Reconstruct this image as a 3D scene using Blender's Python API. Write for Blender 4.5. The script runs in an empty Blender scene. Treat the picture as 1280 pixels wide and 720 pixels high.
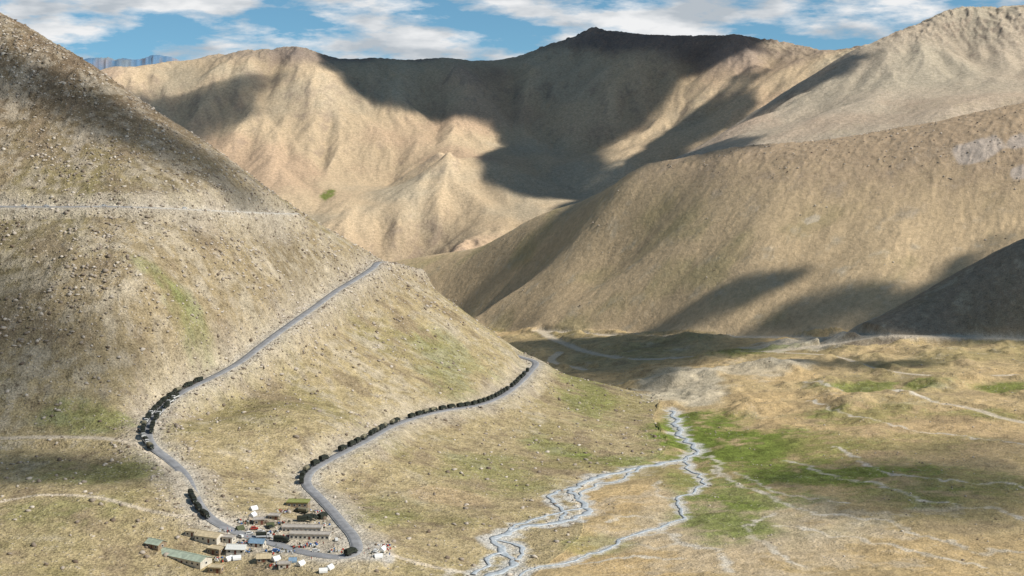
import bpy, bmesh, math, random, time
import numpy as np
T0=time.time()
random.seed(7); rng=np.random.default_rng(11)
F=1758.0; YH=130.0
f32=np.float32
SC=bpy.context.scene
SC.view_settings.view_transform='Standard'; SC.view_settings.look='None'; SC.view_settings.exposure=0
def link(o): SC.collection.objects.link(o); return o
def W(u,v,y): return ((u-640)*y/F, y, (YH-v)*y/F)

# ------------------------------------------------------------ noise
_a=rng.random(256)*2*np.pi
GX=np.cos(_a).astype(f32); GY=np.sin(_a).astype(f32)
def hsh(ix,iy,seed):
    h=(ix.astype(np.int64)*374761393+iy.astype(np.int64)*668265263+seed*974634777)&0xffffffff
    h=((h^(h>>13))*1274126177)&0xffffffff
    return (h^(h>>16))
def gnoise(x,y,seed=0):
    x0=np.floor(x); y0=np.floor(y); fx=(x-x0).astype(f32); fy=(y-y0).astype(f32)
    ix=x0.astype(np.int64); iy=y0.astype(np.int64)
    ux=fx*fx*fx*(fx*(fx*6-15)+10); uy=fy*fy*fy*(fy*(fy*6-15)+10)
    def g(dx,dy):
        h=hsh(ix+dx,iy+dy,seed)&255
        return GX[h]*(fx-dx)+GY[h]*(fy-dy)
    a=g(0,0); b=g(1,0); c=g(0,1); d=g(1,1)
    return (a+(b-a)*ux+(c-a)*uy+(a-b-c+d)*ux*uy)*1.5
def fbm(x,y,o,seed=0,gain=.5):
    s=0;a=1.;n=0
    for i in range(o):
        s=s+a*gnoise(x*2**i+i*13.7,y*2**i-i*7.3,seed+i); n+=a; a*=gain
    return s/n
def sstep(a,b,x):
    t=np.clip((x-a)/(b-a),0,1); return t*t*(3-2*t)

# ------------------------------------------------------------ terrain layers
def rbf(pts,c):
    p=np.array(pts,float); n=len(p); xy=p[:,:2]/1000; z=p[:,2]
    r=np.sqrt(((xy[:,None]-xy[None])**2).sum(-1)+(c/1000)**2)
    A=np.zeros((n+3,n+3)); A[:n,:n]=-r; A[:n,n]=1; A[:n,n+1:]=xy; A[n,:n]=1; A[n+1:,:n]=xy.T
    w=np.linalg.solve(A,np.concatenate([z,[0,0,0]]))
    def ev(x,y):
        x=(x/1000).astype(f32); y=(y/1000).astype(f32)
        s=w[n]+w[n+1]*x+w[n+2]*y; s=s.astype(f32); cc=f32((c/1000)**2)
        for i in range(n):
            s-=f32(w[i])*np.sqrt((x-f32(xy[i,0]))**2+(y-f32(xy[i,1]))**2+cc)
        return s
    return ev
A=[W(*p) for p in [(-150,720,705),(0,700,725),(150,720,722),(300,712,735),(440,690,750),(560,715,745),(640,700,780),
 (0,620,820),(120,620,812),(250,640,795),(380,600,905),(0,548,930),(150,548,925),(180,540,935),(230,480,1040),(300,450,1088),(400,380,1266),(480,325,1490),
 (500,530,1099),(600,510,1193),(650,480,1336),(672,453,1470),(620,660,836),(700,590,1024),(820,560,1149),(830,527,1290),(760,482,1430),(550,600,950),
 (350,510,1010),(450,450,1190),(560,440,1330),(0,400,1030),(200,400,1055),(0,258,1150),(100,257,1155),(200,260,1170),(300,263,1255),(368,266,1375),
 (-200,258,1160),(-200,548,930),(-200,400,1040),(-200,640,800),(0,140,1280)]]
rid=[(-200,-60,1500),(0,20,1430),(100,78,1370),(200,150,1330),(300,212,1345),(370,261,1400),(430,298,1450),(490,330,1520),(560,375,1530),(640,430,1500)]
for r in rid:
    q=W(*r); A.append(q); A.append((q[0]+20,q[1]+150,q[2]-75)); A.append((q[0]+60,q[1]+600,q[2]-420))
A+=[(0,0,-6),(0,300,-128),(-400,0,-20),(-400,300,-135),(500,0,-20),(500,300,-140),(0,520,-205),(-350,520,-205),(400,520,-215)]
A+=[(450,1300,-330),(600,1000,-330),(500,800,-300),(300,1600,-400)]
B=[W(*p) for p in [(840,515,1324),(860,570,1111),(720,610,982),(640,712,773),(1280,700,740),(1280,600,935),(1280,500,1259),(1000,450,1593),(1280,430,1600),(1000,550,1138),(1000,650,852),
 (900,470,1530),(760,470,1655),(700,435,1990),(660,415,2300),(900,420,1950),(1100,420,1800),(600,400,2600),(510,340,4000),(1600,600,950),(1600,430,1650),(1500,700,740)]]
B+=[(-400,1800,-420),(-400,3000,-500),(-300,700,-280),(-300,1000,-300),(-100,1150,-300),(0,0,-30),(0,300,-160),(600,0,-40),(600,300,-160),(-600,0,-60),(300,520,-212),(-600,5000,-600),(2000,5000,-600),(0,9000,-700),(-6000,26000,-900),(6000,26000,-900)]
C=[W(*p) for p in [(1500,425,1650),(1280,425,1700),(1100,420,1800),(900,420,1950),(780,418,2120),(660,415,2300),(600,400,2500),(550,372,2800),
 (1280,280,1960),(1100,290,2040),(900,310,2170),(760,330,2370),(660,350,2600)]]
C+=[(q[0],q[1]-200,q[2]-80) for q in C[:8]]
for r in [(1500,110,2250),(1280,130,2300),(1190,150,2350),(1100,165,2380),(1000,178,2420),(900,190,2450),(850,203,2500),(800,212,2560),(740,245,2650),(690,268,2750),(640,290,2850),(570,315,3000),(510,336,3200)]:
    q=W(*r); C.append(q); C.append((q[0]-40,q[1]+280,q[2]-150)); C.append((q[0]-100,q[1]+900,q[2]-520))
Dl=[W(*p) for p in [(1500,430,1560),(1280,425,1610),(1180,425,1640),(1100,425,1650)]]
Dl+=[(q[0],q[1]-150,q[2]-70) for q in Dl[:4]]
for r in [(1500,215,1790),(1280,303,1740),(1220,335,1735),(1160,370,1725),(1100,397,1710),(1050,418,1700)]:
    q=W(*r); Dl.append(q); Dl.append((q[0]-30,q[1]+150,q[2]-90)); Dl.append((q[0]-60,q[1]+500,q[2]-350))
Dl+=[(100,1600,-480),(0,2000,-600)]
Fl=[W(*p) for p in [(1280,125,3300),(1500,120,3300),(1100,160,3250),(900,195,3300),(1280,70,3850),(1150,110,3650),(1000,150,3550)]]+[(1500,2700,-200),(1000,2700,-250),(500,2800,-330)]
for r in [(820,212,3700),(860,195,3700),(900,174,3740),(960,135,3820),(1020,98,3920),(1080,66,4030),(1130,42,4120),(1180,22,4220),(1210,15,4250),(1280,14,4320),(1500,-10,4400)]:
    q=W(*r); Fl.append(q); Fl.append((q[0]-220,q[1]+260,q[2]-190)); Fl.append((q[0]-600,q[1]+900,q[2]-600))
E=[W(*p) for p in [(200,150,5000),(300,200,4700),(400,150,5000),(370,250,4300),(450,300,4000),(510,334,3900),(490,230,4600),(560,200,4550),(600,230,4350),(640,272,4050),(560,305,3900),
 (720,240,4450),(700,180,5000),(760,130,5200),(640,130,5300),(500,130,5200),(850,150,5000),(800,200,4650),(930,120,5050),(1000,100,5000),(450,180,4850)]]+[(-1200,3600,-500),(600,3600,-500),(2000,3600,-400)]
for r in [(-150,120,5200),(140,91,5300),(180,84,5350),(220,77,5400),(300,66,5500),(370,60,5500),(410,73,5500),(470,73,5600),(550,73,5700),(640,77,5900),(690,62,6000),(725,46,6000),(750,38,6000),(780,46,6000),(850,59,6000),(900,60,5900),(940,50,5700),(1000,62,5500),(1080,60,5300),(1200,30,5200),(1400,10,5200)]:
    q=W(*r); E.append(q); E.append((q[0],q[1]+450,q[2]-190)); E.append((q[0],q[1]+2500,q[2]-1300))

YO=250.0
ys=np.concatenate([np.linspace(-200,560,40,endpoint=False),np.arange(560,1800,1.9),np.arange(1800,3400,4.2),np.arange(3400,6300,7.6),np.geomspace(6300,26000,60)])
as_=np.concatenate([np.linspace(-1.0,-0.36,45,endpoint=False),np.linspace(-0.36,0.36,900),np.linspace(0.36,1.0,46)[1:]])
NR,NC=len(ys),len(as_)
Y=np.repeat(ys[:,None],NC,1).astype(f32); X=(as_[None,:]*(ys[:,None]+YO)).astype(f32)
def smax(a,b,k):
    h=np.maximum(k-np.abs(a-b),0)/k; return np.maximum(a,b)+h*h*k/4
HA=rbf(A,40)(X,Y); HB=rbf(B,60)(X,Y); HC=rbf(C,90)(X,Y); HD=rbf(Dl,40)(X,Y); HF=rbf(Fl,60)(X,Y); HE=rbf(E,35)(X,Y)
bad=-2000
HA=np.where(Y>2400,bad,HA); HC=np.where((Y<1450)|(Y>4600)|((X<-200)&(Y<2000)),bad,HC); HD=np.where((Y<1350)|(Y>2300)|(X<100),bad,HD)
HF=np.where((Y<2650)|(Y>5400),bad,HF); HE=np.where((Y<3350)|(Y>8500),bad,HE)
HB=np.clip(HB,-900,None)
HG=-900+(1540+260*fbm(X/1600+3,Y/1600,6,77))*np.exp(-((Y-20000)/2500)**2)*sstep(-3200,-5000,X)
H=smax(HA,HB,10); H=smax(H,HC,14); H=smax(H,HD,10); H=smax(H,HF,22); H=smax(H,HE,22); H=np.maximum(H,HG)
LAY=np.argmax(np.stack([HA,HB,HC,HD,HF,HE,HG]),0)
H=H.astype(f32)
print('layers',time.time()-T0)
def grad(H):
    da=np.gradient(H,as_,axis=1)/(Y+YO); dy=np.gradient(H,ys,axis=0)-as_[None,:].astype(f32)*da
    return da.astype(f32),dy.astype(f32)
def samp(H,x,y):
    x=np.asarray(x,float); y=np.asarray(y,float)
    r=np.clip(np.interp(y,ys,np.arange(NR)),0,NR-1.001); c=np.clip(np.interp(x/(y+YO),as_,np.arange(NC)),0,NC-1.001)
    i=r.astype(int); j=c.astype(int); fr=r-i; fc=c-j
    return H[i,j]*(1-fr)*(1-fc)+H[i+1,j]*fr*(1-fc)+H[i,j+1]*(1-fr)*fc+H[i+1,j+1]*fr*fc
HITY=np.geomspace(565,8000,3500)
def hit(H,u,v,ymax=9000):
    hy=HITY[HITY<ymax]
    x=(u-640)*hy/F; zr=(YH-v)*hy/F; d=samp(H,x,hy)-zr
    k=np.nonzero(d>=0)[0]
    if len(k)==0: i=int(np.argmax(d/hy)); yy=hy[i]
    else:
        i=k[0]
        if i==0: yy=hy[0]
        else:
            t=-d[i-1]/(d[i]-d[i-1]+1e-9); yy=hy[i-1]+t*(hy[i]-hy[i-1])
    xx=(u-640)*yy/F
    return np.array([xx,yy,float(samp(H,xx,yy))])
HS=H.copy()
def blob(u,v,ru,rv,p=1.0):
    c=hit(HS,u,v); a=hit(HS,u,v-rv); b=hit(HS,u,v+rv); rx=ru*c[1]/F; ry=min(max(abs(a[1]-b[1])/2,rx*.3),rx*6)
    return np.exp(-(((X-c[0])/rx)**2+((Y-c[1])/ry)**2))

# ---- erosion gullies
gx,gy=grad(H); sl0=np.sqrt(gx*gx+gy*gy)
far=sstep(3000,3700,Y); mid=sstep(1650,1850,Y)
nearflat=1-sstep(500,650,Y)
villblob=np.exp(-(((X+170)/150)**2+((Y-765)/70)**2))
slm=np.clip((sl0-0.08)/0.35,0,1)*(1-nearflat)*(1-villblob)
def octave(wl,amp,gx,gy,seed,tri=False):
    x=X/wl; y=Y/wl
    L=np.sqrt(gx*gx+gy*gy)+1e-5; dx=-gy/L; dy=gx/L
    ix=np.floor(x); iy=np.floor(y); fx=x-ix; fy=y-iy; ix=ix.astype(np.int64); iy=iy.astype(np.int64)
    sc=np.zeros_like(x); ss=np.zeros_like(x); sw=np.zeros_like(x)
    for i in (-1,0,1):
        for j in (-1,0,1):
            h=hsh(ix+i,iy+j,seed); ox=((h&1023)/1023.).astype(f32)*.6+.2; oy=(((h>>10)&1023)/1023.).astype(f32)*.6+.2
            px=fx-i-ox; py=fy-j-oy; w=np.exp(-2.2*(px*px+py*py)); ph=(px*dx+py*dy)*6.2832+((h>>20)&255)/255.*1.6
            sc+=w*np.cos(ph); ss+=w*np.sin(ph); sw+=w
    c=sc/sw; s=ss/sw
    d=c
    if tri: d=1-2*np.arccos(np.clip(c,-1,1))/np.pi
    return amp*d, -amp*s*6.2832/wl*dx, -amp*s*6.2832/wl*dy
gxx,gyy=gx.copy(),gy.copy(); EROS=np.zeros_like(H)
midm=(1-far)*mid
for k,(wl,am,mask) in enumerate([(560,44,far),(300,10,midm*1.2+far*2.4),(130,5.2,far*2.1+midm*.4),(65,2.1,far*1.9+midm*.5+(1-mid)*.5),(33,.9,far*1.5+midm*.6+(1-mid)*.9),(17,.45,.8),(8.5,.28,1.0)]):
    patchy=.35+1.1*sstep(-.25,.35,fbm(X/(wl*2.2),Y/(wl*2.2),2,300+k))
    m=(slm*mask*am*patchy).astype(f32)
    dh,ex,ey=octave(wl,1.0,gxx,gyy,100+k,k<=4)
    EROS+=m*dh; gxx+=m*ex*.6; gyy+=m*ey*.6
H=H+EROS
n1=fbm(X/90,Y/90,5,5); n2=fbm(X/22,Y/22,4,9)
am=np.where(LAY==1,3.4,2.4)*(1-nearflat)*(1-villblob)
H=H+n1*am*(1+.6*far)+n2*.9*(1-nearflat)*(1-villblob)*np.where(LAY==1,1.5,1)
flr=np.where(LAY==1,1,0)*sstep(1000,1350,Y)*(1-sstep(2300,2800,Y))
H=H+np.maximum(fbm(X/70,Y/70,4,31)+.05,0)*15*flr
H=H+9*blob(905,478,75,14)*(LAY<=2)+7*blob(985,462,45,8)*(LAY<=2)+6*blob(1100,500,60,8)*(LAY<=2)
rn=1-np.abs(fbm(X/48,Y/90,4,61))*2.2
H=H+far*np.maximum(rn-.5,0)*15*sstep(110,260,H)
rn2=np.maximum(1-np.abs(fbm(X/16,Y/16,4,63))*2.4-.4,0); rn3=np.maximum(1-np.abs(fbm(X/30,Y/45,3,65))*2.4-.5,0)
H=H+rn2*4.5*(LAY==0)*sstep(-60,60,H)+rn3*3*(LAY==2)*sstep(-150,-60,H)
H=H.astype(f32)
print('erosion',time.time()-T0)

# ------------------------------------------------------------ paths
def catmull(P,step):
    P=[np.array(p,float) for p in P]; P=[2*P[0]-P[1]]+P+[2*P[-1]-P[-2]]; out=[]
    for i in range(1,len(P)-2):
        a,b,c,d=P[i-1:i+3]; n=max(2,int(np.linalg.norm((c-b)[:2])/step))
        for k in range(n):
            t=k/n; out.append(.5*((2*b)+(c-a)*t+(2*a-5*b+4*c-d)*t*t+(3*b-3*c+d-a)*t**3))
    out.append(P[-2]); return np.array(out)
def smooth(z,n):
    for _ in range(n):
        zz=z.copy(); zz[1:-1]=(z[:-2]+2*z[1:-1]+z[2:])/4; z=zz
    return z
def resample(P,step):
    d=np.concatenate([[0],np.cumsum(np.linalg.norm(np.diff(P[:,:2],axis=0),axis=1))]); s=np.arange(0,d[-1],step)
    return np.stack([np.interp(s,d,P[:,k]) for k in range(3)],1)
def pathw(px,sm=60,step=2.0,ymax=9000,pre=[],post=[]):
    P=list(pre)+[hit(HS,u,v,ymax) for u,v in px]+list(post)
    P=resample(catmull(P,step),step); P[:,2]=smooth(P[:,2],sm)
    for k in (0,1): P[:,k]=smooth(P[:,k],6)
    return P
def dist_to(P,R):
    D=np.full(H.shape,1e6,f32); Z=np.zeros(H.shape,f32)
    for p in P:
        r0,r1=np.searchsorted(ys,[p[1]-R,p[1]+R]); 
        c0=np.searchsorted(as_,min((p[0]-R)/(p[1]-R+YO),(p[0]-R)/(p[1]+R+YO))); c1=np.searchsorted(as_,max((p[0]+R)/(p[1]-R+YO),(p[0]+R)/(p[1]+R+YO)))
        if r1<=r0 or c1<=c0: continue
        sx=X[r0:r1,c0:c1]-p[0]; sy=Y[r0:r1,c0:c1]-p[1]; d=np.sqrt(sx*sx+sy*sy)
        Dw=D[r0:r1,c0:c1]; m=d<Dw; Dw[m]=d[m]; Z[r0:r1,c0:c1][m]=p[2]
    return D,Z
px_main=[(478,327),(466,335),(448,347),(420,364),(395,383),(370,400),(345,418),(320,437),(300,453),(275,467),(250,479),(225,492),(205,508),(190,525),(184,543),(192,560),(212,576),(230,594),(240,615),(250,634),(268,652),(300,668),(340,680),(385,692),(425,697),(445,690),(442,672),(428,655),(412,636),(396,620),(383,606),(386,592),(402,580),(430,565),(462,548),(490,533),(520,522),(555,513),(595,507),(625,496),(648,480),(662,465),(669,453)]
h0=hit(HS,478,327,1560); print('nose',h0)
road_main=pathw(px_main,sm=80,ymax=1560,pre=[h0+np.array([28,70,-16])],post=[hit(HS,669,453,1560)+np.array([-20,60,-4])])
road_up=pathw([(-190,252),(-100,255),(0,258),(60,259),(120,258),(180,259),(240,262),(300,265),(345,267),(366,267)],sm=150,ymax=1560)
RO=[]
for P_,hw,bl in ((road_main,6.5,24),(road_up,5.5,17)):
    D,Z=dist_to(P_,bl); t=sstep(hw,bl,D); H=np.where(D<bl,Z*(1-t)+H*t,H).astype(f32); RO.append(D)
DR=np.minimum(RO[0],RO[1])
tracks=[([(-20,549),(60,546),(130,548),(165,554),(195,568),(214,590),(232,618)],3.6),([(-10,628),(60,619),(120,622),(180,637),(235,646)],1.8),
 ([(672,414),(720,417),(800,421),(900,421),(1000,422),(1100,419),(1200,421),(1300,424)],8.0),([(676,414),(692,424),(712,432),(735,440),(790,449),(870,446),(960,440),(1040,430),(1100,420)],7.0),
 ([(480,690),(530,705),(580,712)],1.8),([(1180,505),(1220,512),(1250,522),(1300,532)],4),([(700,440),(690,452),(730,462)],5),([(960,440),(1040,445),(1100,462),(1180,470),(1300,468)],3.5)]
DT=np.full(H.shape,1e6,f32)
for px,w in tracks:
    P_=pathw(px,sm=20); D,Z=dist_to(P_,16)
    if w>=2.9: t=sstep(min(w,6)*.8,14,D); H=np.where(D<14,Z*(1-t)+H*t,H).astype(f32)
    DT=np.minimum(DT,D/w)
streams=[([(841,512),(846,528),(852,543),(868,558),(862,570),(835,576),(800,582),(765,590),(738,598),(715,608),(722,622),(738,633),(722,645),(700,650),(668,656),(636,663),(618,672),(626,688),(645,698),(632,710),(600,722)],2.4),
 ([(862,570),(858,582),(880,600),(868,612),(846,622),(856,640),(836,652),(800,664),(770,678),(735,692),(700,702),(664,712),(640,722)],1.1),
 ([(715,608),(694,612),(690,622),(706,634),(700,650)],1.5),([(800,582),(770,600),(745,604),(722,622)],1.0),([(618,672),(640,676),(660,690),(645,698)],1.6),([(738,633),(716,636),(690,640),(660,650),(636,663)],1.1),
 ([(626,688),(612,694),(606,708),(590,716)],1.2)]
gravel=[([(800,664),(830,664),(850,676),(880,684),(900,694),(908,712)],2.4),([(890,588),(930,606),(985,632),(1040,642),(1100,652),(1160,672),(1220,684),(1300,694)],1.9),
 ([(985,575),(1040,596),(1100,606),(1160,626),(1220,634),(1300,652)],1.9),([(1040,560),(1080,575),(1100,590),(1170,600),(1300,612)],1.6),([(960,640),(930,660),(960,680),(1000,705)],1.5),
 ([(880,600),(900,590),(893,575),(868,566)],2.2),([(1000,480),(1060,490),(1120,496),(1180,505)],2.2),([(1010,500),(1060,520),(1160,540),(1290,560)],1.6),([(980,660),(1060,672),(1150,690),(1240,712)],1.5),
 ([(770,678),(790,684),(830,680),(850,676)],1.9),([(820,600),(822,618),(846,622)],1.6),([(700,702),(760,700),(820,694),(860,700)],1.5),([(560,716),(600,712),(632,710)],2.2),([(920,590),(960,612),(990,618),(1060,630)],1.5),([(760,650),(790,646),(836,652)],1.3)]
SP=[]; DS=np.full(H.shape,1e6,f32); DG=np.full(H.shape,1e6,f32)
# one common water level so that the braids meet cleanly
HW=HS-.9
for px,w in streams:
    P_=pathw(px,sm=40); wob=fbm(P_[:,0]/22,P_[:,1]/22,3,3); 
    tn=np.gradient(P_[:,:2],axis=0); tn/=np.linalg.norm(tn,axis=1)[:,None]; P_[:,0]+=-tn[:,1]*wob*7; P_[:,1]+=tn[:,0]*wob*7
    P_[:,2]=smooth(samp(HW,P_[:,0],P_[:,1]),6); D,Z=dist_to(P_,26); DS=np.minimum(DS,D/(w+1.0)); SP.append((P_,w))
    t=sstep(w*1.1+2,22,D); H=np.where(D<22,np.minimum((HW-.35)*(1-t)+H*t,H),H).astype(f32)
for px,w in gravel:
    P_=pathw(px,sm=20); wob=fbm(P_[:,0]/24,P_[:,1]/24,3,8); P_[:,1]+=wob*20; P_[:,0]+=fbm(P_[:,0]/18,P_[:,1]/18,2,88)*6; D,Z=dist_to(P_,16); DG=np.minimum(DG,D/w)
print('paths',time.time()-T0)

# ------------------------------------------------------------ ground colours (albedo, with some haze and shade painted in)
gx,gy=grad(H); slope=np.sqrt(gx*gx+gy*gy)
def col(r,g,b): return np.array([r,g,b],f32)
def mix(a,b,t): t=np.clip(t,0,1)[...,None]; return a*(1-t)+b*t
nb=fbm(X/160,Y/160,5,41); nm=fbm(X/40,Y/40,5,43); nf=fbm(X/10,Y/10,4,47); nfar=fbm(X/500,Y/500,6,51)
base=np.zeros(H.shape+(3,),f32)
cA=col(.33,.26,.155); cB=col(.51,.385,.205); cC=col(.56,.42,.255); cE=col(.54,.415,.27); cD=col(.34,.27,.19); cF=col(.48,.40,.30); cHaze=col(.12,.23,.36)  # last colour: distance haze painted onto the far blue range
for i,c in enumerate([cA,cB,cC,cD,cF,cE,cHaze]): base[LAY==i]=c
lowA=(LAY==0)*sstep(-165,-225,H); base=mix(base,col(.43,.345,.19),lowA*.75)
grass=sstep(-.05,.35,nb+.5*nm)*np.where(LAY==0,.6,np.where(LAY==1,.5,.16))
base=mix(base,col(.24,.21,.085),grass*(1-far))
base=mix(base,col(.50,.42,.30),sstep(.05,.4,nm+.35*nf-.1)*.5*(1-far))
base=mix(base,col(.20,.15,.10),sstep(.05,.4,-nm+.4*nf)*np.where(LAY==0,.6,np.where(LAY==1,.4,.10)))
base=mix(base,col(.53,.37,.185),sstep(.0,.35,-nb+.3*nm)*.55*(LAY==1))
base=mix(base,col(.28,.215,.12),sstep(.1,.4,fbm(X/110+9,Y/60,5,91))*.6*(LAY==1))
base=mix(base,col(.21,.17,.11),(LAY==0)*sstep(.02,.3,fbm(X/120+4,Y/170+2,5,95))*sstep(-215,-150,H)*.6)
base=mix(base,col(.44,.29,.20),far*sstep(0,.35,nfar)*.45)
base=mix(base,col(.40,.36,.27),far*sstep(.0,.35,-nfar)*.5)
base=mix(base,col(.19,.16,.145),far*sstep(110,270,H+nfar*200)*.85*(LAY==5))  # dark summit rock, with shadow painted into its colour as well
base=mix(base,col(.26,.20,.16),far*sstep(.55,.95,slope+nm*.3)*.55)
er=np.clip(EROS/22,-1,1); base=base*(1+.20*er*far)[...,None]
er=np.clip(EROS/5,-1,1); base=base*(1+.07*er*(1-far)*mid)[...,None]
crest=sstep(-175,-70,H+nm*60+nf*25)*(LAY==2); base=mix(base,col(.37,.27,.185),crest*.7)
ol=sstep(.05,.35,nb)*(LAY==2)*sstep(-110,-200,H); base=mix(base,col(.38,.325,.165),ol*.45)
cr=sstep(-100,10,H+nm*70+nf*20)*(LAY==0); base=mix(base,col(.175,.125,.085),cr*.75)
rock=(slope>.35)*(LAY==0)*sstep(-.1,.3,nf+nm); base=mix(base,col(.42,.365,.28),rock*.45)
for b in [(1222,188,34,16),(1275,175,16,10),(1275,215,14,10)]: base=mix(base,col(.50,.42,.35),sstep(.35,.5,blob(*b)+nm*.25)*.85)
base=mix(base,col(.62,.52,.38),sstep(.45,.6,blob(1015,272,12,6)+nf*.2)*.8)
base=mix(base,col(.48,.44,.36),sstep(.3,.6,blob(1010,430,90,8)+nm*.5)*.7)
for b,s in [((850,485,60,26),.7),((930,468,70,12),.6),((985,462,40,8),.5)]: base=mix(base,col(.49,.44,.34),sstep(.3,.6,blob(*b)+nm*.4)*s)
base=mix(base,col(.50,.44,.35),sstep(.3,.6,blob(930,660,180,60)+nm*.7+nf*.3)*.35)
G=col(.155,.19,.042)
for b,s in [((880,545,75,28),1.0),((960,565,130,28),.95),((870,522,45,9),.9),((1030,592,130,20),.9),((905,648,60,34),.8),((940,620,80,20),.75),((700,560,50,14),.5),((1100,484,85,7),.75),((1265,485,45,9),.85),((730,480,40,14),.5),((940,440,70,5),.6),((1080,520,90,12),.65),((860,600,34,16),.6),((760,575,50,8),.6),((1230,520,60,8),.5),((1130,620,90,14),.5),
  ((240,400,40,35),.4),((200,345,40,14),.4),((110,520,70,22),.55),((410,242,9,7),.9),((560,480,40,20),.35),((470,640,60,20),.35),((620,590,70,25),.35),((60,640,90,20),.35),((1150,555,90,15),.4),((130,590,90,16),.4),((560,440,60,20),.35),((1200,600,90,24),.45),((740,680,50,14),.4)]:
    B_=blob(*b); base=mix(base,G*(1+.5*nf[...,None]),sstep(.2,.9,B_*(1.15+nm*1.6+nf*.8))*s)
base=mix(base,col(.50,.34,.19),sstep(.3,.6,blob(1150,540,150,40)+nb*.6)*.3)
base=mix(base,col(.47,.34,.20),sstep(.3,.6,blob(560,620,60,12)+nb*.5)*.5)
base=mix(base,col(.42,.37,.30),sstep(.3,.6,blob(345,668,110,26)+nm*.4+nf*.2)*.75)
base=mix(base,col(.50,.47,.43),sstep(.3,.6,blob(465,690,32,14)+nf*.3)*.8)
dust=(1-sstep(4,11,DR+nf*6)); base=mix(base,col(.56,.51,.43),dust*.8)
fill=(1-sstep(6,26,DR+nf*10+nm*12)); base=mix(base,col(.52,.46,.37),fill*.55)
base=mix(base,col(.60,.51,.385),(1-sstep(.7,1.5,DT+nf*.6))*.85)
brk=sstep(-.35,.25,fbm(X/30+5,Y/30,3,97))
base=mix(base,col(.61,.55,.45),(1-sstep(.3,1.8,DG+nf*1.6+nm*.9))*(.45+.45*brk))
base=mix(base,col(.60,.575,.52),(1-sstep(.9,2.9,DS+nf*2.4+nm*1.8))*.85)
base=np.clip(base*(1+.16*nf)[...,None],.02,.75)
stony=np.clip(np.where(LAY==0,.6+sstep(-200,-100,H)*.4,np.where(LAY==2,.15+.4*crest,.3))*(1-far*.5)+.45*sstep(-.1,.3,nm)*(LAY<2),0,1)*(1-sstep(.25,.65,blob(920,560,100,35)))
rough=np.where(LAY==0,1.1,np.where(LAY==2,.55,np.where(LAY==1,.75,.85)))

def grid_mesh(name,X,Y,Z,mat):
    nr,nc=X.shape; me=bpy.data.meshes.new(name)
    co=np.stack([X,Y,Z],-1).reshape(-1,3).astype(f32)
    idx=np.arange(nr*nc).reshape(nr,nc); q=np.stack([idx[:-1,:-1],idx[:-1,1:],idx[1:,1:],idx[1:,:-1]],-1).reshape(-1,4)
    me.vertices.add(len(co)); me.vertices.foreach_set('co',co.ravel())
    me.loops.add(q.size); me.loops.foreach_set('vertex_index',q.ravel().astype(np.int32))
    me.polygons.add(len(q)); me.polygons.foreach_set('loop_start',np.arange(0,q.size,4,dtype=np.int32))
    me.update(calc_edges=True); me.polygons.foreach_set('use_smooth',np.ones(len(q),bool)); me.materials.append(mat)
    o=link(bpy.data.objects.new(name,me)); return o
# ------------------------------------------------------------ materials
def newmat(n):
    m=bpy.data.materials.new(n); m.use_nodes=True; nt=m.node_tree; b=nt.nodes['Principled BSDF']; b.inputs['Specular IOR Level'].default_value=.2; b.inputs['Roughness'].default_value=.9
    return m,nt,b
def N(nt,t,**k):
    n=nt.nodes.new(t)
    for a,v in k.items(): setattr(n,a,v)
    return n
def simple(n,c,rough=.8,var=.15,scale=3.0,metal=0,bump=0,spec=.3):
    m,nt,b=newmat(n); tc=N(nt,'ShaderNodeTexCoord'); no=N(nt,'ShaderNodeTexNoise'); no.inputs['Scale'].default_value=scale; no.inputs['Detail'].default_value=4
    nt.links.new(tc.outputs['Object'],no.inputs['Vector'])
    r=N(nt,'ShaderNodeValToRGB'); r.color_ramp.elements[0].position=.3; r.color_ramp.elements[1].position=.7
    r.color_ramp.elements[0].color=(*[x*(1-var) for x in c],1); r.color_ramp.elements[1].color=(*[min(1,x*(1+var)) for x in c],1)
    nt.links.new(no.outputs['Fac'],r.inputs['Fac']); nt.links.new(r.outputs['Color'],b.inputs['Base Color'])
    b.inputs['Roughness'].default_value=rough; b.inputs['Metallic'].default_value=metal; b.inputs['Specular IOR Level'].default_value=spec
    if bump:
        bp=N(nt,'ShaderNodeBump'); bp.inputs['Distance'].default_value=bump; nt.links.new(no.outputs['Fac'],bp.inputs['Height']); nt.links.new(bp.outputs['Normal'],b.inputs['Normal'])
    return m
mt,nt,b=newmat('mountain_ground'); L=nt.links.new
at=N(nt,'ShaderNodeAttribute',attribute_name='Col'); st=N(nt,'ShaderNodeAttribute',attribute_name='stony'); rg=N(nt,'ShaderNodeAttribute',attribute_name='rough'); tc=N(nt,'ShaderNodeTexCoord')
def noise(scale,det=5,rough=.6):
    n=N(nt,'ShaderNodeTexNoise'); n.inputs['Scale'].default_value=scale; n.inputs['Detail'].default_value=det; n.inputs['Roughness'].default_value=rough; L(tc.outputs['Object'],n.inputs['Vector']); return n
def math_(op,a,bb,clamp=False):
    n=N(nt,'ShaderNodeMath',operation=op,use_clamp=clamp)
    for i,s in enumerate((a,bb)):
        if hasattr(s,'type'): L(s,n.inputs[i])
        else: n.inputs[i].default_value=s
    return n.outputs[0]
nA=noise(.11,4,.72); nB=noise(.7,3,.65)
def mrange(s,a,b_,c,d):
    n=N(nt,'ShaderNodeMapRange'); L(s,n.inputs[0]); 
    for i,v in enumerate((a,b_,c,d)): n.inputs[i+1].default_value=v
    return n.outputs[0]
m1=mrange(nA.outputs['Fac'],.3,.7,-.28,.28); m2=mrange(nB.outputs['Fac'],.3,.7,-.38,.38)
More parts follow.
